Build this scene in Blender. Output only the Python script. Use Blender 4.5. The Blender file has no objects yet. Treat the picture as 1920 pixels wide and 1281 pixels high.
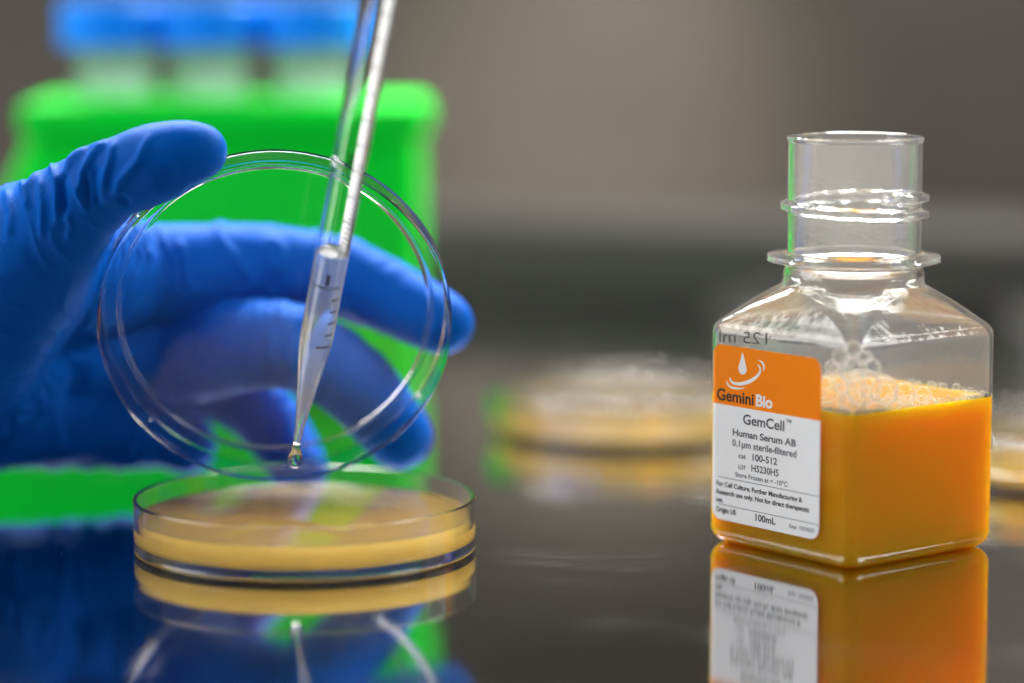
import bpy, bmesh, math, random
import numpy as np
from mathutils import Vector, Matrix, noise

random.seed(7)
sc = bpy.context.scene
COL = sc.collection
MM = 0.001
PI = math.pi

# ------------------------------------------------------------------ camera
PITCH = math.radians(7.4)
CAM = Vector((0.0, -0.737, 0.150))
cam_d = bpy.data.cameras.new('camera')
cam = bpy.data.objects.new('camera', cam_d)
COL.objects.link(cam)
cam.location = CAM
cam.rotation_euler = (PI / 2 - PITCH, 0, 0)
cam_d.lens = 100.0
cam_d.sensor_width = 36.0
cam_d.clip_start = 0.01
cam_d.clip_end = 50.0
cam_d.dof.use_dof = True
cam_d.dof.focus_distance = 0.738
cam_d.dof.aperture_fstop = 2.8
sc.camera = cam

# ------------------------------------------------------------------ world
w = bpy.data.worlds.new('World')
sc.world = w
w.use_nodes = True
bg = w.node_tree.nodes['Background']
bg.inputs[0].default_value = (0.93, 0.97, 1.0, 1)
bg.inputs[1].default_value = 0.10

# ------------------------------------------------------------------ lamps
def area(name, loc, target, sx, sy, power, col=(1, 1, 1)):
    d = bpy.data.lights.new(name, 'AREA')
    d.shape = 'RECTANGLE'; d.size = sx; d.size_y = sy
    d.energy = power; d.color = col
    o = bpy.data.objects.new(name, d); COL.objects.link(o)
    o.location = loc
    o.rotation_euler = (Vector(target) - Vector(loc)).to_track_quat('-Z', 'Y').to_euler()
    return o
area('cabinet_lamp', (0.05, 0.56, 0.70), (0, 0.05, 0), 1.2, 0.20, 34.0, (1.0, 0.985, 0.96))
area('front_lamp', (-1.00, -0.05, 0.74), (0.05, 0, 0.03), 0.9, 0.8, 10.0, (1, 1, 1))
area('right_lamp', (0.95, -0.15, 0.72), (0.09, 0, 0.03), 0.5, 0.4, 5.6, (1, 0.99, 0.97))
def spot(name, loc, target, power, cone, col):
    d = bpy.data.lights.new(name, 'SPOT'); d.energy = power; d.color = col
    d.spot_size = math.radians(cone); d.spot_blend = 1.0; d.shadow_soft_size = 0.05
    o = bpy.data.objects.new(name, d); COL.objects.link(o)
    o.location = loc
    o.rotation_euler = (Vector(target) - Vector(loc)).to_track_quat('-Z', 'Y').to_euler()
spot('wall_glow_spot', (0.10, 0.50, 0.40), (0.05, 1.10, 0.055), 26.0, 30, (1.0, 0.92, 0.80))  # added spot, makes the bright band on the back wall
spot('wall_glow_spot', (0.45, 0.50, 0.80), (0.345, 1.10, 0.29), 22.0, 20, (1.0, 1.0, 1.0))  # added spot, its glow on the wall brightens the steel's reflection at right

sc.view_settings.view_transform = 'Standard'
sc.view_settings.look = 'None'
sc.view_settings.exposure = 0.3
sc.view_settings.gamma = 1.0
sc.view_settings.use_curve_mapping = False
sc.render.engine = 'CYCLES'
cy = sc.cycles
cy.use_denoising = True
try:
    cy.denoiser = 'OPENIMAGEDENOISE'
except Exception:
    pass
cy.max_bounces = 20
cy.transmission_bounces = 20
cy.glossy_bounces = 8
cy.diffuse_bounces = 4
cy.transparent_max_bounces = 24
cy.volume_bounces = 12
cy.caustics_reflective = True
cy.caustics_refractive = True
cy.blur_glossy = 0.3
cy.sample_clamp_indirect = 12.0
cy.use_adaptive_sampling = True
cy.adaptive_threshold = 0.008

# ------------------------------------------------------------------ helpers
FPX = 1920 * 100.0 / 36.0
def at(px, py, ymm):
    """world point (metres) seen at a photo pixel, ymm millimetres behind the dish centre"""
    x = (px - 960.0) / FPX; v = (640.5 - py) / FPX
    d = Vector((x, math.cos(PITCH) + v * math.sin(PITCH), -math.sin(PITCH) + v * math.cos(PITCH)))
    t = (ymm * MM - CAM.y) / d.y
    return CAM + d * t

def tag(o, label=None, cat=None, group=None, kind=None):
    if label: o['label'] = label
    if cat: o['category'] = cat
    if group: o['group'] = group
    if kind: o['kind'] = kind
    return o

def empty(name, loc, label, cat, group=None):
    o = bpy.data.objects.new(name, None); COL.objects.link(o)
    o.location = loc; o.empty_display_size = 0.01
    return tag(o, label, cat, group)

def mesh_obj(name, verts, faces, mat, parent=None, smooth=True, sharp=40, mats=None):
    me = bpy.data.meshes.new(name)
    me.from_pydata([tuple(v) for v in verts], [], faces)
    bm = bmesh.new(); bm.from_mesh(me)
    bmesh.ops.recalc_face_normals(bm, faces=bm.faces)
    bm.to_mesh(me); bm.free()
    me.materials.append(mat)
    if smooth:
        me.polygons.foreach_set('use_smooth', [True] * len(me.polygons))
        if sharp: me.set_sharp_from_angle(angle=math.radians(sharp))
    o = bpy.data.objects.new(name, me); COL.objects.link(o)
    if parent: o.parent = parent
    return o

def lathe_data(prof, n=128):
    """prof: (r, z) in mm; r=0 ends close on the axis. Returns verts (m), faces."""
    V = []; F = []; rings = []
    sup = [prof[0]]                       # supporting rings keep long straight walls optically flat under smooth shading
    for (r0, z0), (r1, z1) in zip(prof[:-1], prof[1:]):
        L_ = math.hypot(r1 - r0, z1 - z0)
        if L_ > 1.6:
            f = 0.15 / L_
            if r0 > 1e-6: sup.append((r0 + (r1 - r0) * f, z0 + (z1 - z0) * f))
            if r1 > 1e-6: sup.append((r1 - (r1 - r0) * f, z1 - (z1 - z0) * f))
        sup.append((r1, z1))
    prof = sup
    for r, z in prof:
        if r < 1e-6:
            rings.append([len(V)]); V.append((0, 0, z * MM))
        else:
            s = len(V)
            for i in range(n):
                a = 2 * PI * i / n
                V.append((r * MM * math.cos(a), r * MM * math.sin(a), z * MM))
            rings.append(list(range(s, s + n)))
    pairs = list(zip(rings[:-1], rings[1:]))
    if len(rings[0]) > 1 and len(rings[-1]) > 1:
        pairs.append((rings[-1], rings[0]))
    for A, B in pairs:
        if len(A) == 1 and len(B) == 1: continue
        if len(A) == 1:
            for i in range(n): F.append((A[0], B[i], B[(i + 1) % n]))
        elif len(B) == 1:
            for i in range(n): F.append((A[i], B[0], A[(i + 1) % n]))
        else:
            for i in range(n): F.append((A[i], B[i], B[(i + 1) % n], A[(i + 1) % n]))
    return V, F

def lathe(name, prof, mat, parent=None, n=128, sharp=40):
    V, F = lathe_data(prof, n)
    return mesh_obj(name, V, F, mat, parent, True, sharp)

# ------------------------------------------------------------------ materials
def new_mat(name):
    m = bpy.data.materials.new(name); m.use_nodes = True
    nt = m.node_tree
    b = nt.nodes['Principled BSDF']
    return m, nt, b

def pmat(name, col, rough=0.4, metal=0.0, spec=0.5, sss=0.0, sssr=(1, .5, .3), sscale=0.005, coat=0.0, nscale=0, namt=0.0, bump=0.0, bscale=200):
    m, nt, b = new_mat(name)
    b.inputs['Base Color'].default_value = (*col, 1)
    b.inputs['Roughness'].default_value = rough
    b.inputs['Metallic'].default_value = metal
    b.inputs['Specular IOR Level'].default_value = spec
    if sss:
        b.inputs['Subsurface Weight'].default_value = sss
        b.inputs['Subsurface Radius'].default_value = sssr
        b.inputs['Subsurface Scale'].default_value = sscale
    b.inputs['Coat Weight'].default_value = coat
    tc = nt.nodes.new('ShaderNodeTexCoord')
    if nscale:
        n = nt.nodes.new('ShaderNodeTexNoise'); n.inputs['Scale'].default_value = nscale
        n.inputs['Detail'].default_value = 4
        nt.links.new(tc.outputs['Object'], n.inputs['Vector'])
        mx = nt.nodes.new('ShaderNodeMix'); mx.data_type = 'RGBA'
        mx.inputs['A'].default_value = tuple(c * (1 - namt) for c in col) + (1,)
        mx.inputs['B'].default_value = tuple(min(1, c * (1 + namt)) for c in col) + (1,)
        nt.links.new(n.outputs['Fac'], mx.inputs['Factor'])
        nt.links.new(mx.outputs['Result'], b.inputs['Base Color'])
    if bump:
        n2 = nt.nodes.new('ShaderNodeTexNoise'); n2.inputs['Scale'].default_value = bscale
        n2.inputs['Detail'].default_value = 5
        nt.links.new(tc.outputs['Object'], n2.inputs['Vector'])
        bp = nt.nodes.new('ShaderNodeBump'); bp.inputs['Strength'].default_value = bump
        bp.inputs['Distance'].default_value = 0.0005
        nt.links.new(n2.outputs['Fac'], bp.inputs['Height'])
        nt.links.new(bp.outputs['Normal'], b.inputs['Normal'])
    return m

def glass(name, col=(1, 1, 1), ior=1.5, rough=0.0, bump=0.0, bscale=300):
    m, nt, b = new_mat(name)
    b.inputs['Base Color'].default_value = (*col, 1)
    b.inputs['Roughness'].default_value = rough
    b.inputs['IOR'].default_value = ior
    b.inputs['Transmission Weight'].default_value = 1.0
    if bump:
        tc = nt.nodes.new('ShaderNodeTexCoord')
        n2 = nt.nodes.new('ShaderNodeTexNoise'); n2.inputs['Scale'].default_value = bscale
        n2.inputs['Detail'].default_value = 3
        nt.links.new(tc.outputs['Object'], n2.inputs['Vector'])
        bp = nt.nodes.new('ShaderNodeBump'); bp.inputs['Strength'].default_value = bump
        bp.inputs['Distance'].default_value = 0.0002
        nt.links.new(n2.outputs['Fac'], bp.inputs['Height'])
        nt.links.new(bp.outputs['Normal'], b.inputs['Normal'])
    return m

def milky(name, col, fac, ior=1.33, diffcol=(.8, .85, .85)):
    """clear liquid with a little scatter"""
    m, nt, b = new_mat(name)
    b.inputs['Base Color'].default_value = (*col, 1)
    b.inputs['Roughness'].default_value = 0.0
    b.inputs['IOR'].default_value = ior
    b.inputs['Transmission Weight'].default_value = 1.0
    tr = nt.nodes.new('ShaderNodeBsdfTranslucent'); tr.inputs['Color'].default_value = (*diffcol, 1)
    mx = nt.nodes.new('ShaderNodeMixShader'); mx.inputs[0].default_value = fac
    nt.links.new(b.outputs[0], mx.inputs[1]); nt.links.new(tr.outputs[0], mx.inputs[2])
    nt.links.new(mx.outputs[0], nt.nodes['Material Output'].inputs['Surface'])
    return m

def thinfilm(name, tint=(1, 1, 1), rough=0.02, base=0.05, edge=1.0, power=0.35):
    m = bpy.data.materials.new(name); m.use_nodes = True
    nt = m.node_tree; nt.nodes.clear()
    out = nt.nodes.new('ShaderNodeOutputMaterial')
    t = nt.nodes.new('ShaderNodeBsdfTransparent'); t.inputs[0].default_value = (*tint, 1)
    g = nt.nodes.new('ShaderNodeBsdfGlossy'); g.inputs['Roughness'].default_value = rough
    lw = nt.nodes.new('ShaderNodeLayerWeight'); lw.inputs[0].default_value = 0.5
    pw = nt.nodes.new('ShaderNodeMath'); pw.operation = 'POWER'; pw.inputs[1].default_value = 2.3
    ma = nt.nodes.new('ShaderNodeMath'); ma.operation = 'MULTIPLY_ADD'
    ma.inputs[1].default_value = edge; ma.inputs[2].default_value = base; ma.use_clamp = True
    mx = nt.nodes.new('ShaderNodeMixShader')
    L = nt.links.new
    df = nt.nodes.new('ShaderNodeBsdfTranslucent'); df.inputs[0].default_value = (1, 1, .98, 1)
    d2 = nt.nodes.new('ShaderNodeBsdfDiffuse'); d2.inputs[0].default_value = (1, 1, .98, 1)  # matte white towards glancing edges paints in the bright reflections on bubbles
    m3 = nt.nodes.new('ShaderNodeMixShader'); m3.inputs[0].default_value = 0.5
    m2 = nt.nodes.new('ShaderNodeMixShader'); m2.inputs[0].default_value = 0.75
    L(df.outputs[0], m3.inputs[1]); L(d2.outputs[0], m3.inputs[2])
    L(g.outputs[0], m2.inputs[1]); L(m3.outputs[0], m2.inputs[2])
    L(lw.outputs['Facing'], pw.inputs[0]); L(pw.outputs[0], ma.inputs[0]); L(ma.outputs[0], mx.inputs[0])
    L(t.outputs[0], mx.inputs[1]); L(m2.outputs[0], mx.inputs[2]); L(mx.outputs[0], out.inputs[0])
    return m

M_PS = glass('clear_polystyrene', (0.985, 0.985, 0.975), 1.55)
M_PS2 = glass('clear_polystyrene_lid', (0.985, 0.99, 0.99), 1.38)
M_PET = glass('clear_bottle_plastic', (0.985, 0.985, 0.975), 1.50, 0.0, 0.75, 110)
def add_haze(m, fac, col):
    nt = m.node_tree; b = nt.nodes['Principled BSDF']
    tr = nt.nodes.new('ShaderNodeBsdfTranslucent'); tr.inputs['Color'].default_value = (*col, 1)
    mx = nt.nodes.new('ShaderNodeMixShader'); mx.inputs[0].default_value = fac
    nt.links.new(b.outputs[0], mx.inputs[1]); nt.links.new(tr.outputs[0], mx.inputs[2])
    nt.links.new(mx.outputs[0], nt.nodes['Material Output'].inputs['Surface'])
add_haze(M_PET, 0.035, (.95, .93, .88))
add_haze(M_PS, 0.006, (.95, .94, .90))
M_PET_ROUGH = glass('embossed_plastic', (0.6, 0.6, 0.6), 1.5, 0.25)
M_PIP = glass('pipette_plastic', (0.985, 0.99, 0.995), 1.45)
M_TUBE = glass('frosty_tube_plastic', (0.93, 0.96, 0.97), 1.3, 0.15)

def gel(name, col, dens, ior, rough, aniso=0.0):
    m, nt, b = new_mat(name)
    b.inputs['Base Color'].default_value = (1, 1, 1, 1)
    b.inputs['Roughness'].default_value = rough
    b.inputs['IOR'].default_value = ior
    b.inputs['Transmission Weight'].default_value = 1.0
    v = nt.nodes.new('ShaderNodeVolumePrincipled')
    v.inputs['Color'].default_value = (*col, 1)
    v.inputs['Density'].default_value = dens
    v.inputs['Anisotropy'].default_value = aniso
    nt.links.new(v.outputs[0], nt.nodes['Material Output'].inputs['Volume'])
    return m
M_AGAR = gel('agar', (1.0, 0.84, 0.33), 200.0, 1.34, 0.04)
M_SERUM = gel('serum', (0.999, 0.86, 0.03), 220.0, 1.34, 0.03)
_b = M_SERUM.node_tree.nodes['Principled BSDF']
_b.inputs['Base Color'].default_value = (1.0, 0.46, 0.0, 1)
_b.inputs['Transmission Weight'].default_value = 0.15
_b.inputs['Subsurface Weight'].default_value = 1.0
_b.inputs['Subsurface Radius'].default_value = (1, .6, .05)
_b.inputs['Subsurface Scale'].default_value = 0.02
M_PIPLIQ = milky('pipette_liquid', (0.97, 0.99, 0.99), 0.16)
M_DROP = glass('droplet_liquid', (0.99, 0.98, 0.93), 1.36)
M_FILM = thinfilm('bubble_film')
add_haze(M_TUBE, 0.12, (.85, .93, .97))
M_GLOVE = pmat('blue_nitrile', (0.0, 0.095, 0.47), 0.55, spec=0.05, bump=0.25, bscale=900, nscale=30, namt=0.06)
M_GREEN = pmat('green_plastic', (0.0, 0.68, 0.025), 0.45, spec=0.12, nscale=20, namt=0.05)
M_CAP = pmat('blue_cap_plastic', (0.0, 0.27, 0.95), 0.4, spec=0.3, nscale=20, namt=0.04)
M_WHITE = pmat('label_paper', (0.90, 0.91, 0.92), 0.4, nscale=300, namt=0.02)
M_ORANGE = pmat('label_orange', (1.0, 0.25, 0.0), 0.4, spec=0.2, nscale=300, namt=0.02)
M_INK = pmat('black_ink', (0.012, 0.012, 0.015), 0.5)
M_GREYINK = pmat('grey_ink', (0.10, 0.10, 0.11), 0.5)
M_WINK = pmat('white_ink', (0.85, 0.85, 0.85), 0.5)
M_ENAMEL = pmat('white_enamel', (0.90, 0.90, 0.90), 0.4)

add_haze(M_ENAMEL, 0.35, (.97, .97, .97))
def steel(name, base, rough, scale_xy, var=0.1, aniso_bump=0.05, spots=False):
    m, nt, b = new_mat(name)
    L = nt.links.new
    b.inputs['Metallic'].default_value = 1.0
    tc = nt.nodes.new('ShaderNodeTexCoord')
    mp = nt.nodes.new('ShaderNodeMapping'); mp.inputs['Scale'].default_value = scale_xy
    L(tc.outputs['Object'], mp.inputs['Vector'])
    n = nt.nodes.new('ShaderNodeTexNoise'); n.inputs['Scale'].default_value = 1.0; n.inputs['Detail'].default_value = 8
    n.inputs['Roughness'].default_value = 0.65
    L(mp.outputs[0], n.inputs['Vector'])
    mr = nt.nodes.new('ShaderNodeMapRange')
    mr.inputs['To Min'].default_value = rough * (1 - var * 3); mr.inputs['To Max'].default_value = rough * (1 + var * 3)
    L(n.outputs['Fac'], mr.inputs['Value']); L(mr.outputs[0], b.inputs['Roughness'])
    mx = nt.nodes.new('ShaderNodeMix'); mx.data_type = 'RGBA'
    mx.inputs['A'].default_value = tuple(c * (1 - var) for c in base) + (1,)
    mx.inputs['B'].default_value = tuple(c * (1 + var) for c in base) + (1,)
    n3 = nt.nodes.new('ShaderNodeTexNoise'); n3.inputs['Scale'].default_value = 14; n3.inputs['Detail'].default_value = 5
    L(tc.outputs['Object'], n3.inputs['Vector']); L(n3.outputs['Fac'], mx.inputs['Factor'])
    L(mx.outputs['Result'], b.inputs['Base Color'])
    bp = nt.nodes.new('ShaderNodeBump'); bp.inputs['Strength'].default_value = aniso_bump; bp.inputs['Distance'].default_value = 0.0001
    L(n.outputs['Fac'], bp.inputs['Height']); L(bp.outputs[0], b.inputs['Normal'])
    return m, nt, b

M_TABLE, nt, b = steel('polished_steel_top', (0.58, 0.575, 0.575), 0.055, (25, 900, 1), 0.06, 0.06)
_n = nt.nodes
sm = _n.new('ShaderNodeTexNoise'); sm.inputs['Scale'].default_value = 9.0; sm.inputs['Detail'].default_value = 9; sm.inputs['Roughness'].default_value = 0.75
tc_ = _n.new('ShaderNodeTexCoord'); mp_ = _n.new('ShaderNodeMapping'); mp_.inputs['Scale'].default_value = (1.0, 2.4, 1)
nt.links.new(tc_.outputs['Object'], mp_.inputs['Vector']); nt.links.new(mp_.outputs[0], sm.inputs['Vector'])
cr = _n.new('ShaderNodeMapRange'); cr.inputs['From Min'].default_value = 0.52; cr.inputs['From Max'].default_value = 0.72
cr.inputs['To Min'].default_value = 0.0; cr.inputs['To Max'].default_value = 0.16
nt.links.new(sm.outputs['Fac'], cr.inputs['Value'])
ad = _n.new('ShaderNodeMath'); ad.operation = 'ADD'
src = b.inputs['Roughness'].links[0].from_socket
nt.links.new(src, ad.inputs[0]); nt.links.new(cr.outputs[0], ad.inputs[1]); nt.links.new(ad.outputs[0], b.inputs['Roughness'])
M_WALL, _, _ = steel('brushed_steel_panel', (0.058, 0.049, 0.040), 0.55, (3, 3, 120), 0.22, 0.1)
M_WALL.node_tree.nodes['Principled BSDF'].inputs['Metallic'].default_value = 0.35
M_LEDGE, _, _ = steel('dark_steel', (0.035, 0.033, 0.030), 0.6, (3, 60, 3), 0.15, 0.1)
M_LEDGE.node_tree.nodes['Principled BSDF'].inputs['Metallic'].default_value = 0.0
M_LEDGE.node_tree.nodes['Principled BSDF'].inputs['Specular IOR Level'].default_value = 0.1

# ------------------------------------------------------------------ setting
def box(name, lo, hi, mat, parent=None, bev=0.0):
    bm = bmesh.new()
    bmesh.ops.create_cube(bm, size=1)
    for v in bm.verts:
        v.co = Vector([(lo[i] + hi[i]) / 2 + v.co[i] * (hi[i] - lo[i]) for i in range(3)])
    if bev:
        bmesh.ops.bevel(bm, geom=list(bm.edges), offset=bev, segments=4, profile=0.5, affect='EDGES')
    me = bpy.data.meshes.new(name); bm.to_mesh(me); bm.free()
    me.materials.append(mat)
    if bev:
        me.polygons.foreach_set('use_smooth', [True] * len(me.polygons)); me.set_sharp_from_angle(angle=math.radians(50))
    o = bpy.data.objects.new(name, me); COL.objects.link(o)
    if parent: o.parent = parent
    return o

tag(box('table_top', (-1.2, -0.95, -0.03), (1.2, 1.098, 0.0), M_TABLE), 'polished stainless steel work surface reflecting everything on it', 'work surface', kind='structure')
tag(box('back_wall', (-1.6, 1.10, -0.05), (1.6, 1.13, 0.9), M_WALL), 'brownish grey steel wall far behind, out of focus', 'wall', kind='structure')
# low dark steel step along the back of the bench
led = box('rear_ledge', (-0.9, 0.0, 0.001), (0.9, 0.10, 0.037), M_LEDGE, bev=0.004)
led.location = (0.05, 0.56, 0); led.rotation_euler = (0, 0, math.radians(-22))
tag(led, 'low dark steel ledge running across behind the dishes', 'ledge', kind='structure')

# a few hairline scratches and dust specks on the steel
rs = random.Random(21)
M_DUST = pmat('dust', (0.22, 0.21, 0.20), 0.8)
V, F = [], []
for i in range(60):
    x = rs.uniform(-0.16, 0.19); y = rs.uniform(-0.13, 0.12); r = rs.uniform(0.00005, 0.00014); s = len(V)
    V += [(x - r, y - r * .8, 0.00002), (x + r * .7, y - r, 0.00002), (x + r, y + r * .6, 0.00002), (x, y + r, 0.00022), (x - r * .8, y + r * .5, 0.00002)]
    F += [(s, s + 1, s + 3), (s + 1, s + 2, s + 3), (s + 2, s + 4, s + 3), (s + 4, s, s + 3), (s, s + 4, s + 2, s + 1)]
dust = mesh_obj('dust', V, F, M_DUST, None, smooth=False)
tag(dust, 'tiny pale dust specks scattered over the steel work surface', 'dust', kind='stuff')

# ------------------------------------------------------------------ petri dishes
DISH = [(0, 0.5), (42.3, 0.5), (42.8, 0.1), (43.0, 0), (44.2, 0), (44.6, 0.15), (44.8, 0.5), (44.85, 1.2), (44.88, 2.8), (45.0, 13.2), (44.85, 13.45), (44.6, 13.5),
        (44.2, 13.5), (43.95, 13.35), (43.9, 13.2), (43.7, 3.4), (43.3, 2.7), (42.6, 2.5), (0, 2.5)]
def agar_prof(top=8.5, r=43.74):
    return [(0, 2.45), (42.6, 2.45), (43.34, 2.65), (r, 3.4), (r + .03, top + .05), (r - .25, top + .02), (r - .9, top + .005), (r - 2, top), (0, top)]
def lid_prof():
    """closed face at z=0..1.1 going down the skirt to z=-8; stacking ring on top"""
    return [(0, 1.1), (40.4, 1.1), (40.8, 1.25), (40.9, 1.9), (41.1, 2.0), (41.5, 2.0), (41.7, 1.9), (41.8, 1.2), (42.2, 1.1), (45.6, 1.1), (46.1, 0.85),
            (46.3, 0.3), (46.5, -7.9), (46.35, -8.05), (45.75, -8.05), (45.6, -7.9), (45.35, -0.4), (45.0, 0.0), (0, 0.0)]

front = empty('petri_dish', (-0.0545, 0, 0), 'open clear petri dish of yellow agar in the foreground under the pipette tip', 'petri dish')
lathe('base', DISH, M_PS, front, 192)
lathe('agar', agar_prof(), M_AGAR, front, 160)
# handwriting on the agar dish: faint ring and scribble seen at the surface
def tube_path(name, pts, r, mat, parent=None, n=6, closed=False):
    V = []; F = []
    k = len(pts)
    for i, p in enumerate(pts):
        a = pts[max(0, i - 1)]; c = pts[min(k - 1, i + 1)]
        if closed: a = pts[(i - 1) % k]; c = pts[(i + 1) % k]
        d = (Vector(c) - Vector(a)).normalized()
        up = Vector((0, 0, 1)) if abs(d.z) < 0.9 else Vector((1, 0, 0))
        s = d.cross(up).normalized(); u = s.cross(d).normalized()
        rr = r[i] if isinstance(r, (list, tuple)) else r
        for j in range(n):
            an = 2 * PI * j / n
            V.append(Vector(p) + s * math.cos(an) * rr + u * math.sin(an) * rr)
    segs = k if closed else k - 1
    for i in range(segs):
        for j in range(n):
            F.append((i * n + j, ((i + 1) % k) * n + j, ((i + 1) % k) * n + (j + 1) % n, i * n + (j + 1) % n))
    if not closed:
        F.append(tuple(range(n))); F.append(tuple((k - 1) * n + j for j in range(n)))
    return mesh_obj(name, V, F, mat, parent)

def text_mesh(body, size, bold=0.0, extrude=0.0):
    cu = bpy.data.curves.new('txt', 'FONT'); cu.body = body; cu.size = size; cu.offset = bold; cu.extrude = extrude
    cu.resolution_u = 6
    o = bpy.data.objects.new('txt', cu); COL.objects.link(o)
    dg = bpy.context.evaluated_depsgraph_get()
    me = bpy.data.meshes.new_from_object(o.evaluated_get(dg))
    bpy.data.objects.remove(o); bpy.data.curves.remove(cu)
    V = [v.co.copy() for v in me.vertices]; F = [tuple(p.vertices) for p in me.polygons]
    bpy.data.meshes.remove(me)
    return V, F

M_FAINT = pmat('faded_marker', (0.07, 0.05, 0.02), 0.3)
pv, pf = [], []
def add_strip(pv, pf, pts, wd, z):
    s = len(pv)
    for i, p in enumerate(pts):
        a = pts[max(0, i - 1)]; c = pts[min(len(pts) - 1, i + 1)]
        d = Vector((c[0] - a[0], c[1] - a[1], 0)).normalized(); nn = Vector((-d.y, d.x, 0)) * wd / 2
        pv.append(Vector((p[0] + nn.x, p[1] + nn.y, z))); pv.append(Vector((p[0] - nn.x, p[1] - nn.y, z)))
    for i in range(len(pts) - 1):
        pf.append((s + 2 * i, s + 2 * i + 1, s + 2 * i + 3, s + 2 * i + 2))
ring = [((3 + 22 * math.cos(a)) * MM, (2 + 22 * math.sin(a)) * MM) for a in [math.radians(20 + i * 3.5) for i in range(40)]]
add_strip(pv, pf, ring, 0.00022, 0.00856)
for k in range(34):   # scribbled ring of illegible writing
    a0 = math.radians(15 + k * 4.2)
    r0 = 15 + random.uniform(-.5, .5)
    seg = []
    for q in range(5):
        aa = a0 + math.radians(q * 0.8); rr = r0 + random.uniform(-1.0, 1.0)
        seg.append(((4 + rr * math.cos(aa)) * MM, (-1 + rr * math.sin(aa)) * MM))
    if k % 6 != 5: add_strip(pv, pf, seg, 0.00016, 0.00856)
mesh_obj('marker_writing', pv, pf, M_FAINT, front, smooth=False)

def closed_dish(x, y, label, name='petri_dish'):
    o = empty(name, (x, y, 0), label, 'petri dish', 'closed agar dishes at the back')
    b0 = bpy.data.objects.new('base', DB.data); l0 = bpy.data.objects.new('lid', DL.data); a0 = bpy.data.objects.new('agar', DA.data)
    for q in (b0, l0, a0):
        COL.objects.link(q); q.parent = o
    l0.location = (0, 0, 0.0138)
    return o
far = empty('petri_dish', (0, 0, 0), 'closed dish of yellow agar between the gloved fingertips and the bottle', 'petri dish', 'closed agar dishes at the back')
p = at(1180, 810, 190); far.location = (p.x, 0.190, 0)
DB = lathe('base', DISH, M_PS, far, 96)
DL = lathe('lid', lid_prof(), M_PS, far, 96); DL.location = (0, 0, 0.0138)
DA = lathe('agar', agar_prof(), M_AGAR, far, 96)
p = at(1990, 885, 113)
closed_dish(p.x, 0.112, 'closed dish of agar cut off by the right edge, behind the bottle')
def empty_dish(x, y, label):
    o = empty('empty_dish', (x, y, 0), label, 'petri dish', 'empty dishes far back')
    for nm, me_, zz in (('base', DB.data, 0), ('lid', DL.data, 0.0138)):
        q = bpy.data.objects.new(nm, me_); COL.objects.link(q); q.parent = o; q.location = (0, 0, zz)
empty_dish(0.128, 0.43, 'faint empty clear dish far back, left of the bottle shoulder')
empty_dish(0.245, 0.41, 'faint empty clear dish far back, right of the bottle shoulder')

# ------------------------------------------------------------------ lid held open
lid = lathe('dish_lid', lid_prof(), M_PS2, None, 192)
tag(lid, 'clear round dish lid held upright by the gloved hand above the open dish', 'lid')
LC = Vector((-0.0622, 0.005, 0.0580))
el = math.radians(-18); az = math.radians(4.8)
nrm = Vector((math.sin(az) * math.cos(el), -math.cos(az) * math.cos(el), math.sin(el)))   # open side looks this way
zax = -nrm
xax = Vector((0, 0, 1)).cross(zax).normalized(); yax = zax.cross(xax)
R = Matrix((xax, yax, zax)).transposed().to_4x4()
lid.matrix_world = Matrix.Translation(LC + zax * 0.008) @ R
# small moulding marks in the skirt of the lid
for ang in (40, 212, 318):
    vv, ff = [], []
    a = math.radians(ang)
    for dz in (-2.5,):
        c = Vector((45.2 * MM * math.cos(a), 45.2 * MM * math.sin(a), dz * MM))
        V, F = lathe_data([(0, -.9), (.35, -.8), (.45, 0), (.35, .8), (0, .9)], 10)
        s = len(vv); vv += [Vector(v) + c for v in V]; ff += [tuple(i + s for i in f) for f in F]
    mesh_obj('moulding_stub', vv, ff, M_PS2, lid)

# ------------------------------------------------------------------ gloved hand
S = lambda *a: a
chains = {
 'thumb':  [(374,284,-13,7.2),(345,289,-13,8.6),(300,304,-12,10.2),(255,320,-9,10.4),(205,340,-6,10.2),(150,380,0,11.8),(90,440,10,15.5),(20,510,22,22),(-80,620,36,27)],
 'index':  [(-70,560,50,27),(90,535,55,21),(240,518,58,15.0),(330,511,58,13.9),(480,501,60,12.5),(600,511,60,11.8),(655,524,58,11.4),(720,552,55,10.3),(790,586,50,9.6),(832,607,47,8.5)],
 'middle': [(-70,600,55,27),(180,640,66,18),(335,665,62,13),(450,648,46,12.6),(535,645,40,12.2),(600,672,44,11.4),(665,718,49,11.2),(712,772,52,10.4),(748,818,53,9.6)],
 'fill':   [(60,640,74,26),(240,660,80,20),(360,690,80,14)],
 'ring':   [(-70,660,60,28),(200,690,74,17),(360,695,74,13),(450,735,72,10.8),(510,795,72,9.6),(545,850,68,8.8),(562,880,64,8.2)],
 'little': [(-70,705,62,28),(120,745,70,19),(240,772,76,15),(310,804,78,11),(350,834,77,8.8)],
 'heel':   [(-90,735,66,24),(0,765,70,17.5),(150,782,74,15),(270,802,77,12)],
 'web':    [(50,470,22,18),(130,500,40,19),(240,515,54,15)],
 'arm':    [(-60,640,54,32),(-250,660,52,31),(-700,700,60,36)],
}
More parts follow.
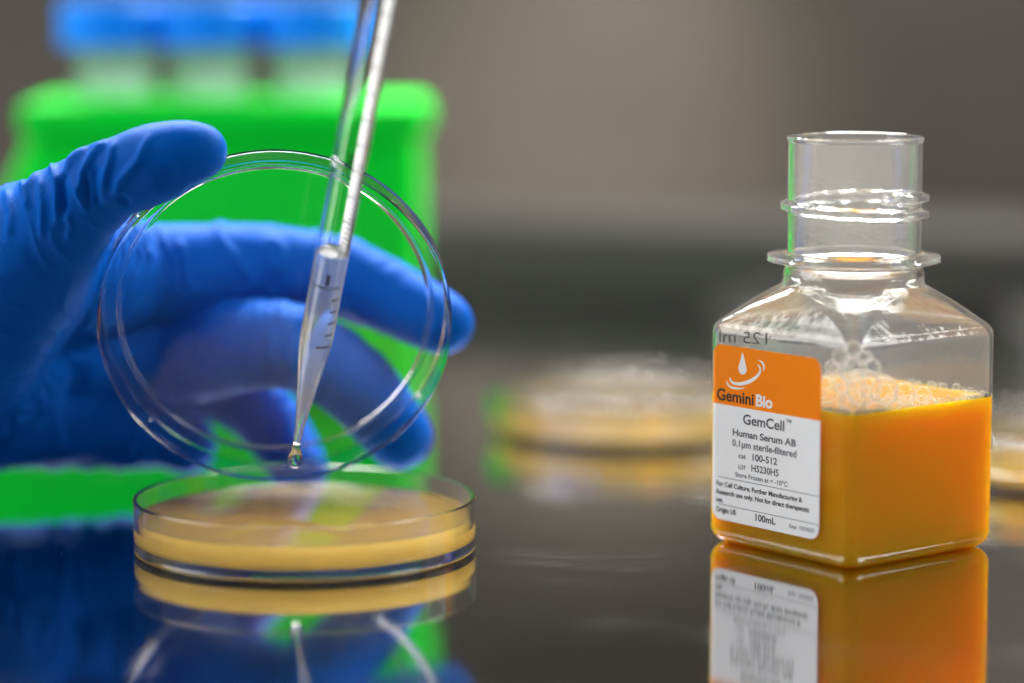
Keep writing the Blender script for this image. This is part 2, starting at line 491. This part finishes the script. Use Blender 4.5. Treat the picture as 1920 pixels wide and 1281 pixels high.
# measured: how the palm side fills
W = {}
for k, ch in chains.items():
    W[k] = [(at(px, py, y), r * MM) for px, py, y, r in ch]
hv, hf = [], []
def add_sphere(c, r, seg=20, rings=12):
    s = len(hv)
    hv.append(c + Vector((0, 0, r)))
    for i in range(1, rings):
        t = PI * i / rings
        for j in range(seg):
            a = 2 * PI * j / seg
            hv.append(c + Vector((math.sin(t) * math.cos(a), math.sin(t) * math.sin(a), math.cos(t))) * r)
    hv.append(c - Vector((0, 0, r)))
    for j in range(seg): hf.append((s, s + 1 + j, s + 1 + (j + 1) % seg))
    for i in range(rings - 2):
        for j in range(seg):
            a = s + 1 + i * seg
            hf.append((a + j, a + seg + j, a + seg + (j + 1) % seg, a + (j + 1) % seg))
    e = len(hv) - 1; a = s + 1 + (rings - 2) * seg
    for j in range(seg): hf.append((a + j, e, a + (j + 1) % seg))
def add_cone(a, ra, b, rb, seg=28):
    d = (b - a); L = d.length; d = d.normalized()
    up = Vector((0, 0, 1)) if abs(d.z) < .9 else Vector((1, 0, 0))
    s_ = d.cross(up).normalized(); u_ = s_.cross(d)
    st = (ra - rb) / L; st = max(-.9, min(.9, st)); ct = math.sqrt(1 - st * st)
    a2 = a + d * ra * st; b2 = b + d * rb * st; ra2 = ra * ct; rb2 = rb * ct
    s = len(hv)
    for (c, r) in ((a2, ra2), (b2, rb2)):
        for j in range(seg):
            an = 2 * PI * j / seg; hv.append(c + (s_ * math.cos(an) + u_ * math.sin(an)) * r)
    for j in range(seg):
        hf.append((s + j, s + seg + j, s + seg + (j + 1) % seg, s + (j + 1) % seg))
    hf.append(tuple(s + j for j in reversed(range(seg)))); hf.append(tuple(s + seg + j for j in range(seg)))
# segments for nearest-bone lookup
segs = []
amp = {'thumb': 0.28, 'index': 0.58, 'middle': 0.62, 'ring': 0.5, 'little': 0.35, 'heel': 0.8, 'web': 0.8, 'arm': 0.9, 'fill': 0.5}
for k, ch in W.items():
    # Catmull-Rom resample so joints bend smoothly
    P = [c for c, r in ch]; Rr = [r for c, r in ch]
    pts = []
    for i in range(len(P) - 1):
        p0 = P[max(0, i - 1)]; p1 = P[i]; p2 = P[i + 1]; p3 = P[min(len(P) - 1, i + 2)]
        for q in range(3):
            t = q / 3
            c = 0.5 * ((2 * p1) + (-p0 + p2) * t + (2 * p0 - 5 * p1 + 4 * p2 - p3) * t * t + (-p0 + 3 * p1 - 3 * p2 + p3) * t ** 3)
            pts.append((c, Rr[i] * (1 - t) + Rr[i + 1] * t))
    pts.append((P[-1], Rr[-1]))
    for c, r in pts: add_sphere(c, r)
    n = len(pts)
    for i in range(n - 1):
        add_cone(pts[i][0], pts[i][1], pts[i + 1][0], pts[i + 1][1])
        u = i / (n - 1)
        tipend = (1 - u) if k == 'thumb' else u            # 1 at fingertip
        a_ = amp[k] * (1.0 if tipend < 0.55 else max(0.12, 1 - (tipend - 0.55) / 0.35)) if k in ('thumb', 'index', 'middle', 'ring', 'little') else amp[k]
        segs.append((np.array(pts[i][0]), np.array(pts[i + 1][0]), a_, pts[i][1]))
me = bpy.data.meshes.new('raw'); me.from_pydata([tuple(v) for v in hv], [], hf)
raw = bpy.data.objects.new('raw', me); COL.objects.link(raw)
m1 = raw.modifiers.new('r', 'REMESH'); m1.mode = 'VOXEL'; m1.voxel_size = 0.00075
m2 = raw.modifiers.new('s', 'SMOOTH'); m2.iterations = 12; m2.factor = 0.5
dg = bpy.context.evaluated_depsgraph_get()
hm = bpy.data.meshes.new_from_object(raw.evaluated_get(dg)); hm.name = 'gloved_hand'
bpy.data.objects.remove(raw)
nv = len(hm.vertices)
co = np.empty(nv * 3, np.float32); hm.vertices.foreach_get('co', co); co = co.reshape(-1, 3).astype(np.float64)
no = np.empty(nv * 3, np.float32); hm.vertices.foreach_get('normal', no); no = no.reshape(-1, 3).astype(np.float64)
best = np.full(nv, 1e9); ax = np.zeros((nv, 3)); am = np.zeros(nv)
wsum = np.zeros(nv)
for a, b_, A_, r in segs:
    d = b_ - a; L2 = d @ d
    t = np.clip(((co - a) @ d) / L2, 0, 1)
    dist = np.linalg.norm(co - (a + t[:, None] * d), axis=1) - r
    wgt = np.exp(-np.clip(dist, -0.02, 0.05) / 0.0018)
    ax += (wgt[:, None]) * (d / math.sqrt(L2)); am += wgt * A_; wsum += wgt
ax /= (np.linalg.norm(ax, axis=1)[:, None] + 1e-12); am /= wsum
disp = np.zeros(nv)
al = (co * ax).sum(1)
warp = np.array([noise.noise(Vector(c * 60)) for c in co])
perp = co - ax * al[:, None]
q = perp * 24 + ax * (al * 140 + warp * 0.9)[:, None]
q2 = perp * 95 + ax * (al * 300 + warp * 3.0)[:, None]
# folds of loose nitrile on the thumb, laid out as ridge lines on its camera-facing side (anchor points in photo pixels)
RIDGES = [([(95,288),(99,314),(108,342),(109,375),(106,420)], .95, 5.5), ([(110,342),(134,302),(162,275),(191,262)], .9, 6), ([(150,367),(156,322),(175,290),(203,260)], .95, 6),
          ([(134,335),(158,383),(175,424)], .9, 5.5), ([(191,359),(199,322),(207,298),(214,262)], .7, 6), ([(219,371),(223,342),(260,302),(284,250)], .85, 8),
          ([(30,310),(40,334),(53,371),(53,395)], .8, 6), ([(80,298),(73,315),(61,342),(49,359)], .7, 6), ([(75,330),(80,380),(78,450)], .6, 6),
          ([(125,395),(133,420),(128,455)], .6, 6), ([(10,350),(22,400),(15,450)], .6, 8), ([(300,300),(330,330)], .25, 12),
          ([(160,326),(163,391),(173,424)], -.8, 6), ([(222,365),(232,378),(246,385)], -.9, 7), ([(124,300),(118,350),(122,400)], -.7, 6), ([(178,310),(176,350),(184,390)], -.6, 6)]
rel = co - np.array(CAM)
cp, sp = math.cos(PITCH), math.sin(PITCH)
dep = rel[:, 1] * cp - rel[:, 2] * sp; upc = rel[:, 1] * sp + rel[:, 2] * cp
PX = 960 + FPX * rel[:, 0] / dep; PY = 640.5 - FPX * upc / dep
facing = np.clip(-(no * (rel / np.linalg.norm(rel, axis=1)[:, None])).sum(1) * 2.5 + .3, 0, 1)
near = np.clip((0.030 - co[:, 1]) / 0.008, 0, 1)
fold = np.zeros(nv)
for pts, hgt, wd in RIDGES:
    best_d = np.full(nv, 1e9); tt_ = np.zeros(nv)
    for k in range(len(pts) - 1):
        ax0, ay0 = pts[k]; bx, by = pts[k + 1]
        dx, dy = bx - ax0, by - ay0; L2 = dx * dx + dy * dy
        t = np.clip(((PX - ax0) * dx + (PY - ay0) * dy) / L2, 0, 1)
        dd = np.hypot(PX - ax0 - t * dx, PY - ay0 - t * dy)
        m_ = dd < best_d
        best_d = np.where(m_, dd, best_d); tt_ = np.where(m_, (k + t) / (len(pts) - 1), tt_)
    taper = np.clip(np.minimum(tt_, 1 - tt_) * 5 + .15, 0, 1)
    fold += hgt * taper * np.exp(-(best_d / wd) ** 2)
fold *= facing * near * 1.5
for i in range(nv):
    n1 = noise.noise(Vector(q[i])); n2 = noise.noise(Vector(q2[i]) + Vector((5, 3, 9)))
    ridge = max(0.0, 1 - abs(n1) * 4.2) ** 1.5
    soft = noise.noise(Vector(co[i] * 42) + Vector((11, 2, 4)))
    disp[i] = fold[i] + am[i] * (1.45 * ridge - 0.30 + 0.30 * n2 + 0.9 * soft * 0.8)
co += no * (disp * MM)[:, None]
hm.vertices.foreach_set('co', co.astype(np.float32).ravel())
hm.materials.clear(); hm.materials.append(M_GLOVE)
hm.polygons.foreach_set('use_smooth', [True] * len(hm.polygons))
hm.update()
hand = bpy.data.objects.new('gloved_hand', hm); COL.objects.link(hand)
tag(hand, 'left hand in a wrinkled blue nitrile glove holding the clear lid between thumb and fingers', 'gloved hand')

# ------------------------------------------------------------------ pipette
TIP = at(556, 832, 0); TOP = at(712, 0, -50)
axis = (TOP - TIP); AL = axis.length / MM; axis = axis.normalized()
pip = bpy.data.objects.new('pipette', None); COL.objects.link(pip)
fr = (CAM - (TIP + TOP) / 2); fr = (fr - axis * fr.dot(axis)).normalized()      # towards the viewer side
xr = axis.cross(fr) * -1.0
xr = fr.cross(axis) * -1.0 if fr.cross(axis).x < 0 else fr.cross(axis)
Mp = Matrix((xr, axis.cross(xr), axis)).transposed().to_4x4()
pip.matrix_world = Matrix.Translation(TIP) @ Mp
bpy.context.view_layer.update()
tag(pip, 'clear graduated pipette with white stripe coming down from the top towards the dish', 'pipette')
# local y is axis x xr; find sign of "front"
front_y = (Mp.to_3x3().inverted() @ fr).y
prof_o = [(0.95, 0), (1.0, 1), (1.12, 4), (1.55, 8), (2.1, 12.5), (2.75, 18.5), (2.95, 19.5), (3.35, 23), (3.9, 28), (4.25, 32), (4.35, 36), (4.35, 240)]
prof_i = [(4.35 - .75, 240), (3.6, 36), (3.5, 32), (3.15, 28), (2.6, 23), (2.1, 19), (1.45, 12.5), (1.0, 8), (.62, 4), (.5, 1), (.5, 0)]
lathe('barrel', prof_o + prof_i, M_PIP, pip, 64)
LIQ = 58.5
liq = [(0, 0.02), (.53, .05), (.53, 1), (.65, 4), (1.03, 8), (1.48, 12.5), (2.13, 19), (2.63, 23), (3.18, 28), (3.53, 32), (3.63, 36), (3.63, LIQ + .6), (3.3, LIQ + .15), (2.6, LIQ), (0, LIQ - .1)]
lathe('liquid_column', liq, M_PIPLIQ, pip, 64)
def arc_patch(V, F, r, z0, z1, a0, a1, n=16):
    """patch on the barrel; angle 0 faces the viewer, positive to the right"""
    s = len(V)
    for i in range(n + 1):
        a = a0 + (a1 - a0) * i / n
        x = math.sin(a) * r; y = math.cos(a) * r * (1 if front_y > 0 else -1)
        V.append((x * MM, y * MM, z0 * MM)); V.append((x * MM, y * MM, z1 * MM))
    for i in range(n):
        F.append((s + 2 * i, s + 2 * i + 2, s + 2 * i + 3, s + 2 * i + 1))
V, F = [], []
arc_patch(V, F, 4.39, 36, 236, math.radians(112), math.radians(160), 16)
mesh_obj('white_stripe', V, F, M_ENAMEL, pip)
V, F = [], []
z = 36.5
k = 0
while z < 232:
    arc_patch(V, F, 4.37, z, z + (.72 if k % 5 else .9), math.radians(114), math.radians(150 if k % 5 else 158), 10)
    z += 1.45; k += 1
mesh_obj('fine_graduations', V, F, pmat('pale_grey_ink', (0.10, 0.10, 0.11), 0.5), pip)
V, F = [], []
zs = [32.6, 36.1, 39.7, 43.2, 46.7]
for i, z in enumerate(zs):
    rr = 4.39 if z > 36 else 4.31
    arc_patch(V, F, rr, z - .3, z + .3, math.radians(5 if i == 0 else 30), math.radians(66), 10)
arc_patch(V, F, 4.39, 50.0, 50.4, math.radians(-62), math.radians(72), 20)
mesh_obj('graduation_mark', V, F, M_INK, pip)
V, F = [], []
for z in (85.3,):
    arc_patch(V, F, 4.39, z, z + .3, math.radians(-50), math.radians(72), 20)
def curved_text(body, size, zc, ac, V, F, bold=0.0002):
    tv, tf = text_mesh(body, size, bold)
    cx = (min(v.x for v in tv) + max(v.x for v in tv)) / 2; cyy = (min(v.y for v in tv) + max(v.y for v in tv)) / 2
    s = len(V)
    for v in tv:
        a = ac + (v.x - cx) / (4.39 * MM)
        V.append((math.sin(a) * 4.4 * MM, math.cos(a) * 4.4 * MM * (1 if front_y > 0 else -1), zc * MM + v.y - cyy))
    F += [tuple(i + s for i in f) for f in tf]
mesh_obj('graduation_mark', V, F, M_INK, pip)
for ch, zc in (('1', 52.6), ('2', 87.5)):
    V, F = [], []
    curved_text(ch, 0.0040, zc, 0.05, V, F)
    mesh_obj('numeral', V, F, M_INK, pip)

# hanging droplet
dp = [(0, -6.4), (.7, -6.3), (1.35, -5.9), (1.85, -5.1), (2.0, -4.2), (1.85, -3.2), (1.5, -2.2), (1.2, -1.3), (1.08, -.6), (1.05, -.1), (.9, 0.0), (0, 0.0)]
V, F = lathe_data(dp, 48)
drop = mesh_obj('droplet', V, F, M_DROP, None, True, 80)
drop.location = TIP + Vector((0.0001, 0, 0.0)) - axis * 0.0001
drop.rotation_euler = (0, math.radians(7), 0)
tag(drop, 'clear drop of liquid hanging from the pipette tip over the dish', 'droplet')

# ------------------------------------------------------------------ square bottle
BC = Vector((0.0893, 0.003, 0)); ALPHA = math.atan2(28.7, 35.9)
bot = empty('serum_bottle', BC, 'square clear plastic bottle without its cap, two thirds full of orange serum', 'bottle')
# local x axis runs along the right-hand face (towards right and back)
bot.rotation_euler = (0, 0, ALPHA)
HALF = 27.0
def rsq(theta, a, r):
    """radius in direction theta of a square of half side a with corner radius r"""
    t = (theta + PI / 4) % (PI / 2) - PI / 4          # angle from the nearest face normal
    t = abs(t)
    f = a - r
    tc = math.atan2(f, a)
    if t <= tc: return a / math.cos(t)
    # ray meets the corner arc centred (f, f)
    c, s = math.cos(t), math.sin(t)
    bq = f * (c + s); return bq + math.sqrt(max(0, bq * bq - (2 * f * f - r * r)))
thetas = set()
for k in range(4):
    base = k * PI / 2
    for i in range(-44, 45, 4): thetas.add(round(math.radians(i) + base, 6))
    for i in range(-20, 21): thetas.add(round(base + PI / 4 + math.radians(i * 0.55), 6))
thetas = sorted(t % (2 * PI) for t in thetas)
thetas = [t for i, t in enumerate(thetas) if i == 0 or t - thetas[i - 1] > 1e-4]
NT = len(thetas)
def section(z, a, r, zf=None):
    out = []
    for t in thetas:
        R_ = rsq(t, a, r)
        if zf: R_ += zf(z, t)
        out.append((R_ * math.cos(t) * MM, R_ * math.sin(t) * MM, z * MM))
    return out
def loft(name, secs, mat, parent, cap0=True, cap1=True, sharp=35):
    V = []; F = []
    full = [secs[0]]
    for a_, b_ in zip(secs[:-1], secs[1:]):
        d_ = abs(b_[0][2] - a_[0][2])
        if d_ > 0.0025:
            f = 0.0002 / d_
            for g in (f, 1 - f):
                full.append([tuple(p + (q - p) * g for p, q in zip(pa, pb)) for pa, pb in zip(a_, b_)])
        full.append(b_)
    secs = full
    for s in secs: V += s
    n = NT
    for i in range(len(secs) - 1):
        for j in range(n):
            F.append((i * n + j, i * n + (j + 1) % n, (i + 1) * n + (j + 1) % n, (i + 1) * n + j))
    for cap, i in ((cap0, 0), (cap1, len(secs) - 1)):
        if cap:
            c = len(V); zc = secs[i][0][2]; V.append((0, 0, zc + (cap if cap is not True else 0)))
            for j in range(n): F.append((c, i * n + j, i * n + (j + 1) % n))
    return mesh_obj(name, V, F, mat, parent, True, sharp)
def bumpf(x, w):  # smooth trapezoid ridge of half-width w
    x = abs(x)
    if x > w: return 0.0
    return 0.5 + 0.5 * math.cos(PI * min(1, max(0, (x / w - .45) / .55)))
def thread(z, t):
    h = 0.0
    tt = (t - math.radians(250)) % (2 * PI)
    for k in range(2):
        ang = tt + 2 * PI * k                  # total angle along the helix
        if ang > math.radians(460): continue
        zc = 92.6 - ang / (2 * PI) * 4.2
        fade = min(1, ang / 0.35, (math.radians(460) - ang) / 0.35)
        h = max(h, 1.9 * fade * bumpf(z - zc, 1.6))
    # flange
    h = max(h, 5.1 * bumpf(z - 76.0, 1.7))
    return h
outer = []
def S_(z, a, r): outer.append(section(z, a, r))
prof = [(0.9, 17, 6), (0.7, 21, 5.5), (0.15, 22.6, 5), (0, 23.2, 5), (0, 23.8, 4.8), (0.35, 24.9, 4.6), (1.1, 25.9, 4.4), (2.2, 26.6, 4.2), (3.8, 27, 4), (20, 27, 4), (40, 27, 4), (56.0, 27, 4),
        (57.5, 26.9, 4.1), (58.6, 26.5, 4.4), (59.5, 25.9, 4.9), (60.2, 25.2, 5.4)]
for p_ in prof: S_(*p_)
for i in range(1, 13):
    u = i / 12
    a = 25.2 + (18.9 - 25.2) * u
    r = 5.4 + (18.85 - 5.4) * (u ** 1.1)
    S_(60.2 + 8.8 * u + 0.9 * math.sin(PI * u) * 0.3, a, min(r, a - .01))
outer.append(section(69.9, 18.55, 18.54)); outer.append(section(71.0, 18.4, 18.39))
z = 72.0
while z < 106.2:
    outer.append(section(z, 17.45 + max(0, (75.5 - z)) * .28, 17.44 + max(0, (75.5 - z)) * .28, thread)); z += 0.3
for z, r in [(106.5, 17.5), (106.8, 17.75), (107.3, 17.8), (107.7, 17.5), (107.8, 17.0), (107.6, 16.4), (107.0, 16.25), (95, 16.25), (73, 16.3), (71, 17.0), (69.4, 17.5)]:
    outer.append(section(z, r, r - .01))
T = 0.85
for i in range(11, -1, -1):
    u = i / 12
    a = 25.2 + (18.9 - 25.2) * u - T
    r = 5.4 + (18.85 - 5.4) * (u ** 1.1) - T
    outer.append(section(60.2 + 8.8 * u + 0.27 * math.sin(PI * u) - .75, a, min(r, a - .01)))
for z, a, r in [(58.3, 25.3, 3.8), (57.3, 25.8, 3.4), (56, 26.2, 3.2), (40, 26.2, 3.2), (20, 26.2, 3.2), (3.9, 26.2, 3.2), (2.3, 25.8, 3.5), (1.3, 25.0, 3.9), (0.85, 23.6, 4.4)]:
    outer.append(section(z, a, r))
loft('body', outer, M_PET, bot, True, True)
# serum fills the inside up to the level
LEV = 39.8
sec = [section(z, a, r) for z, a, r in [(0.80, 23.6, 4.4), (1.25, 25.05, 3.9), (2.25, 25.85, 3.5), (3.9, 26.25, 3.25), (20, 26.25, 3.25), (LEV, 26.25, 3.25), (LEV + .3, 26.25, 3.25), (LEV + .1, 25.7, 2.9), (LEV, 24.9, 2.6)]]
loft('serum', sec, M_SERUM, bot, True, True, 50)

# foam: bubbles heaped in the front corner and small ones round the edge
V, F = [], []
def bubble(x, y, z, r, seg=20, rings=12):
    s = len(V)
    tv, tf = lathe_data([(math.sin(PI * i / rings) * r if 0 < i < rings else 0, -math.cos(PI * i / rings) * r) for i in range(rings + 1)], seg)
    for v in tv: V.append((v[0] + x * MM, v[1] + y * MM, v[2] + z * MM))
    F.extend(tuple(i + s for i in f) for f in tf)
rng = random.Random(3)
placed = []
def try_bubble(x, y, z, r):
    for (a, b_, c, d) in placed:
        if (a - x) ** 2 + (b_ - y) ** 2 + (c - z) ** 2 < (0.76 * (d + r)) ** 2: return False
    if max(abs(x), abs(y)) > 26.0 - r: return False
    placed.append((x, y, z, r)); bubble(x, y, z, r); return True
# front corner in local axes: rotate world (-y) into local
# local x = right face direction, local -y = outward normal of the right face; front corner = (-,-)
fx, fy = -1, -1
big = [(-17.5, -21.0, 45.8, 4.6), (-11.0, -22.0, 44.4, 3.7), (-21.5, -12.0, 44.4, 3.6), (-21.8, -21.8, 50.8, 3.3), (-22.2, -22, 43.0, 3.2), (-4.2, -22.6, 43.2, 2.9), (-12, -13, 43.6, 3.4), (-22.7, -5, 42.8, 2.6), (-16.5, -22.6, 50.9, 2.5), (2.2, -23.1, 42.3, 2.2), (-5.5, -17.0, 42.6, 2.6), (-23.0, -23.0, 56.0, 2.2), (-19.2, -22.9, 54.0, 2.0), (-22.9, -18.6, 53.8, 2.1)]
for b_ in big: placed.append(b_); bubble(*b_)
for i in range(700):
    d = rng.random() ** 1.3 * 34
    side = rng.random() < .6
    if side: x = -25 + d; y = -25 + rng.random() ** 2 * 12
    else: y = -25 + d; x = -25 + rng.random() ** 2 * 12
    hmax = max(0.3, 17.5 - d * 0.8)
    try_bubble(x, y, LEV + .2 + rng.random() * hmax, rng.choice([.6, .9, 1.3, 1.8, 2.4, 3.0, 3.6] if d < 18 else [.4, .6, .9, 1.3, 1.8]))
for i in range(420):   # fringe along the walls
    e = rng.randrange(4); s_ = rng.uniform(-25.2, 25.2); r = rng.choice([.25, .3, .4, .55, .8, 1.1]); o_ = 25.75 - r - rng.random() ** 3 * 3
    x, y = [(s_, -o_), (o_, s_), (s_, o_), (-o_, s_)][e]
    try_bubble(x, y, LEV + .25 + r * .4 + rng.random() * .8, r)
fo = mesh_obj('foam', V, F, M_FILM, bot, True, 0)
fo['kind'] = 'stuff'
# white froth line made of very small bubbles at the front corner
V, F = [], []
M_FROTH = milky('froth', (1, 1, 1), 0.45, 1.3, (.9, .88, .82))
for i in range(420):
    d = abs(rng.gauss(0, 6.0)); r = rng.uniform(.18, .5)
    if rng.random() < .55: x, y = -24.5 + d, -25.75 + r
    else: x, y = -25.75 + r, -24.5 + d
    if rng.random() < .3: x, y = 25 - abs(rng.gauss(0, 5)), -25.75 + r
    bubble(x, y, LEV + .3 + rng.uniform(-1.0, 0.7), r, 8, 6)
fr_ = mesh_obj('froth', V, F, M_FROTH, bot, True, 0); fr_['kind'] = 'stuff'

# ---- label on the left-front face (local normal -x; reads along local -y)
def face_pt(u, z, off):
    """u mm along the face from the left flat edge (negative wraps round the left corner)"""
    rr = 4.0; flat = HALF - rr
    if u >= 0:
        return Vector((-(HALF + off) * MM, (flat - u) * MM, z * MM))
    a = -u / rr
    return Vector((-(flat + (rr + off) * math.cos(a)) * MM, (flat + (rr + off) * math.sin(a)) * MM, z * MM))
# fill mark "125 ml" above the label, read from behind; flat grey draws its embossed shading
tv, tf = text_mesh('125 ml', 0.0044, 0.0, 0.0)
xm = max(v.x for v in tv)
V = []
for v in tv:
    u = 0.9 + (xm - v.x) / xm * 19.6
    V.append(face_pt(u, 53.7 + 0.062 * u + v.y / MM, 0.05))
F = list(tf)
s_ = len(V)
for (u, z) in ((23.5, 56.0), (37.0, 56.7), (37.0, 57.05), (23.5, 56.35)): V.append(face_pt(u, z, .05))
F.append((s_, s_ + 1, s_ + 2, s_ + 3))
M_EMB = pmat('emboss_shade_grey', (0.10, 0.10, 0.10), 0.3)
mesh_obj('fill_mark', V, F, M_EMB, bot, smooth=False)

U0, U1, Z0, Z1, ZS = -1.3, 38.8, 6.6, 53.2, 37.4
def label_patch(name, z0, z1, mat, off, round_top, round_bot, parent):
    rc = 3.2; V = []; F = []
    us = [U0 + rc * (1 - math.cos(a)) for a in np.linspace(0, PI / 2, 8)]
    us += list(np.linspace(U0 + rc, U1 - rc, 24))[1:-1]
    us += [U1 - rc * (1 - math.cos(a)) for a in np.linspace(PI / 2, 0, 8)]
    for u in us:
        d = 0.0
        if u < U0 + rc: d = rc - math.sqrt(max(0, rc * rc - (U0 + rc - u) ** 2))
        if u > U1 - rc: d = rc - math.sqrt(max(0, rc * rc - (u - U1 + rc) ** 2))
        V.append(face_pt(u, z0 + (d if round_bot else 0), off)); V.append(face_pt(u, z1 - (d if round_top else 0), off))
    for i in range(len(us) - 1): F.append((2 * i, 2 * i + 2, 2 * i + 3, 2 * i + 1))
    n = len(V)
    # give the paper a thickness
    for k in range(n):
        v = V[k].copy(); V.append(v + Vector((0.00006, 0, 0)))
    F += [tuple(n + i for i in reversed(f)) for f in F]
    return mesh_obj(name, V, F, mat, parent)
lab = label_patch('label', Z0, ZS, M_WHITE, 0.10, False, True, bot)
label_patch('orange_band', ZS, Z1, M_ORANGE, 0.10, True, False, lab)
def put_text(name, body, size, u, z, mat, bold=0.0, parent=lab, squeeze=1.0, off=0.14):
    tv, tf = text_mesh(body, size * MM, bold * MM)
    V = [face_pt(u + v.x / MM * squeeze, z + v.y / MM, off) for v in tv]
    me_ = mesh_obj(name, V, tf, mat, parent, smooth=False)
    return me_
def joined(name, items, mat, parent=lab):
    V = []; F = []
    for body, size, u, z, bold, sq in items:
        tv, tf = text_mesh(body, size * MM, bold * MM); s = len(V)
        V += [face_pt(u + v.x / MM * sq, z + v.y / MM, 0.14) for v in tv]; F += [tuple(i + s for i in f) for f in tf]
    return mesh_obj(name, V, F, mat, parent, smooth=False)
def fit(body, size, u0, u1, z, bold):
    tv, tf = text_mesh(body, size * MM, bold * MM)
    wd = (max(v.x for v in tv) - min(v.x for v in tv)) / MM
    return (body, size, u0, z, bold, (u1 - u0) / wd)
joined('company_name', [fit('Gemini', 4.3, 0.2, 14.2, 38.5, .10)], M_INK)
joined('company_name_end', [fit('Bio', 4.3, 15.0, 21.2, 38.5, .16)], M_WINK)
joined('product_name', [fit('GemCell', 3.7, 10.3, 25.7, 33.2, .08), fit('TM', 1.2, 26.4, 28.4, 35.6, .02)], M_GREYINK)
joined('product_text', [fit('Human Serum AB', 2.5, 6.4, 30.0, 29.7, .07), fit('0.1\u00b5m sterile-filtered', 2.5, 6.4, 30.3, 26.9, .05),
                        fit('cat', 1.8, 8.8, 11.6, 24.0, .04), fit('100-512', 2.5, 13.6, 22.8, 24.0, .06),
                        fit('LOT', 1.5, 8.8, 11.6, 21.1, .04), fit('H5230H5', 2.5, 13.6, 23.8, 21.1, .06),
                        fit('Store Frozen at < -10\u00b0C', 1.7, 7.6, 27.2, 18.9, .03)], M_GREYINK)
joined('small_print', [fit('For Cell Culture, Further Manufacturing &', 1.75, 0.4, 32.6, 15.6, .05), fit('Research use only. Not for direct therapeutic', 1.75, 0.4, 35.2, 13.4, .05), fit('use.', 1.75, 0.4, 3.0, 11.3, .06),
                       fit('Origin: US', 1.9, 0.4, 8.0, 8.6, .06)], M_INK)
joined('bottom_row', [fit('100mL', 2.5, 15.0, 22.5, 8.3, .08), fit('Exp: 10/2025', 1.4, 28.0, 37.0, 8.4, .02)], M_GREYINK)
# rules and the bottom row
V = []; F = []
for zz in (17.9, 10.6):
    s = len(V)
    for (u, z) in ((1.2, zz), (38.6, zz), (38.6, zz + .16), (1.2, zz + .16)): V.append(face_pt(u, z, .14))
    F.append((s, s + 1, s + 2, s + 3))
s = len(V)
mesh_obj('ruled_line', V, F, M_GREYINK, lab, smooth=False)

# logo: white drop with two swoosh arcs
V = []; F = []
def poly(pts, off=.14):
    s = len(V); V.extend(face_pt(u, z, off) for u, z in pts); F.append(tuple(range(s, s + len(pts))))
dropc = (10.0, 47.7)
pts = []
for i in range(28):
    a = 2 * PI * i / 28
    rr = 1.6
    x = rr * math.sin(a); y = -rr * math.cos(a)
    if y > 0: y = y * (1 + 1.6 * (y / rr)); x *= (1 - .62 * (y / (rr * 2.6)))
    pts.append((dropc[0] + x, dropc[1] + y))
poly(pts)
def swoosh(cx, cz, rx, rz, a0, a1, w0, tilt):
    N = 26
    outer_, inner_ = [], []
    for i in range(N + 1):
        t = i / N; a = math.radians(a0 + (a1 - a0) * t); wd = w0 * math.sin(PI * min(1, .08 + t * .92)) ** .7 + .05
        for lst, k in ((outer_, 1), (inner_, -1)):
            x = (rx + k * wd / 2) * math.cos(a); y = (rz + k * wd / 2) * math.sin(a)
            lst.append((cx + x * math.cos(tilt) - y * math.sin(tilt), cz + x * math.sin(tilt) + y * math.cos(tilt)))
    for i in range(N):
        poly([outer_[i], outer_[i + 1], inner_[i + 1], inner_[i]])
swoosh(11.0, 46.4, 6.0, 2.3, 170, 392, .95, math.radians(20))
swoosh(11.0, 45.9, 7.3, 3.0, 172, 262, .55, math.radians(20))
swoosh(11.4, 46.9, 7.0, 3.0, 335, 400, .55, math.radians(20))
mesh_obj('drop_logo', V, F, M_WINK, lab, smooth=False)

# ------------------------------------------------------------------ green rack with blue capped tubes
gp = at(425, 700, 250)
rack = empty('tube_rack', (gp.x, 0.275, 0), 'bright green plastic rack standing behind the gloved hand', 'tube rack')
hw = 0.0675; dpth = 0.05
rb = box('rack_body', (-hw, -dpth / 2, 0.0), (hw, dpth / 2, 0.096), M_GREEN, rack, 0.006)
for v in rb.data.vertices:
    if v.co.x < 0: v.co.x -= 0.040 * max(0.0, 1 - v.co.z / 0.096)
box('rack_rim', (-hw - .003, -dpth / 2 - .004, 0.0925), (hw + .003, dpth / 2 + .004, 0.1055), M_GREEN, rack, 0.004)
def make_tube(px, label):
    q = at(px, 100, 262)
    t = empty('centrifuge_tube', (q.x, 0.275, 0.012), label, 'tube', 'blue capped tubes standing in the green rack')
    if not hasattr(make_tube, 'b'):
        make_tube.b = lathe('tube_body', [(0, 0), (4, .5), (13.5, 14), (14, 16), (14, 118), (13, 118), (13, 16), (12.6, 14.5), (3.5, 1.8), (0, 1.3)], M_TUBE, t, 48)
        prof = [(0, 127.5), (18.0, 127.5), (18.8, 126.8), (19.0, 126), (19.0, 112.5), (18.6, 112), (14.6, 112), (14.6, 126), (0, 126)]
        make_tube.c = lathe('cap', prof, M_CAP, t, 64)
    else:
        for s_ in (make_tube.b, make_tube.c):
            c_ = s_.copy(); COL.objects.link(c_); c_.parent = t
    return t
make_tube(205, 'blue capped clear tube furthest left in the green rack')
make_tube(385, 'middle blue capped tube in the green rack')
make_tube(582, 'blue capped tube in the green rack directly left of the pipette')
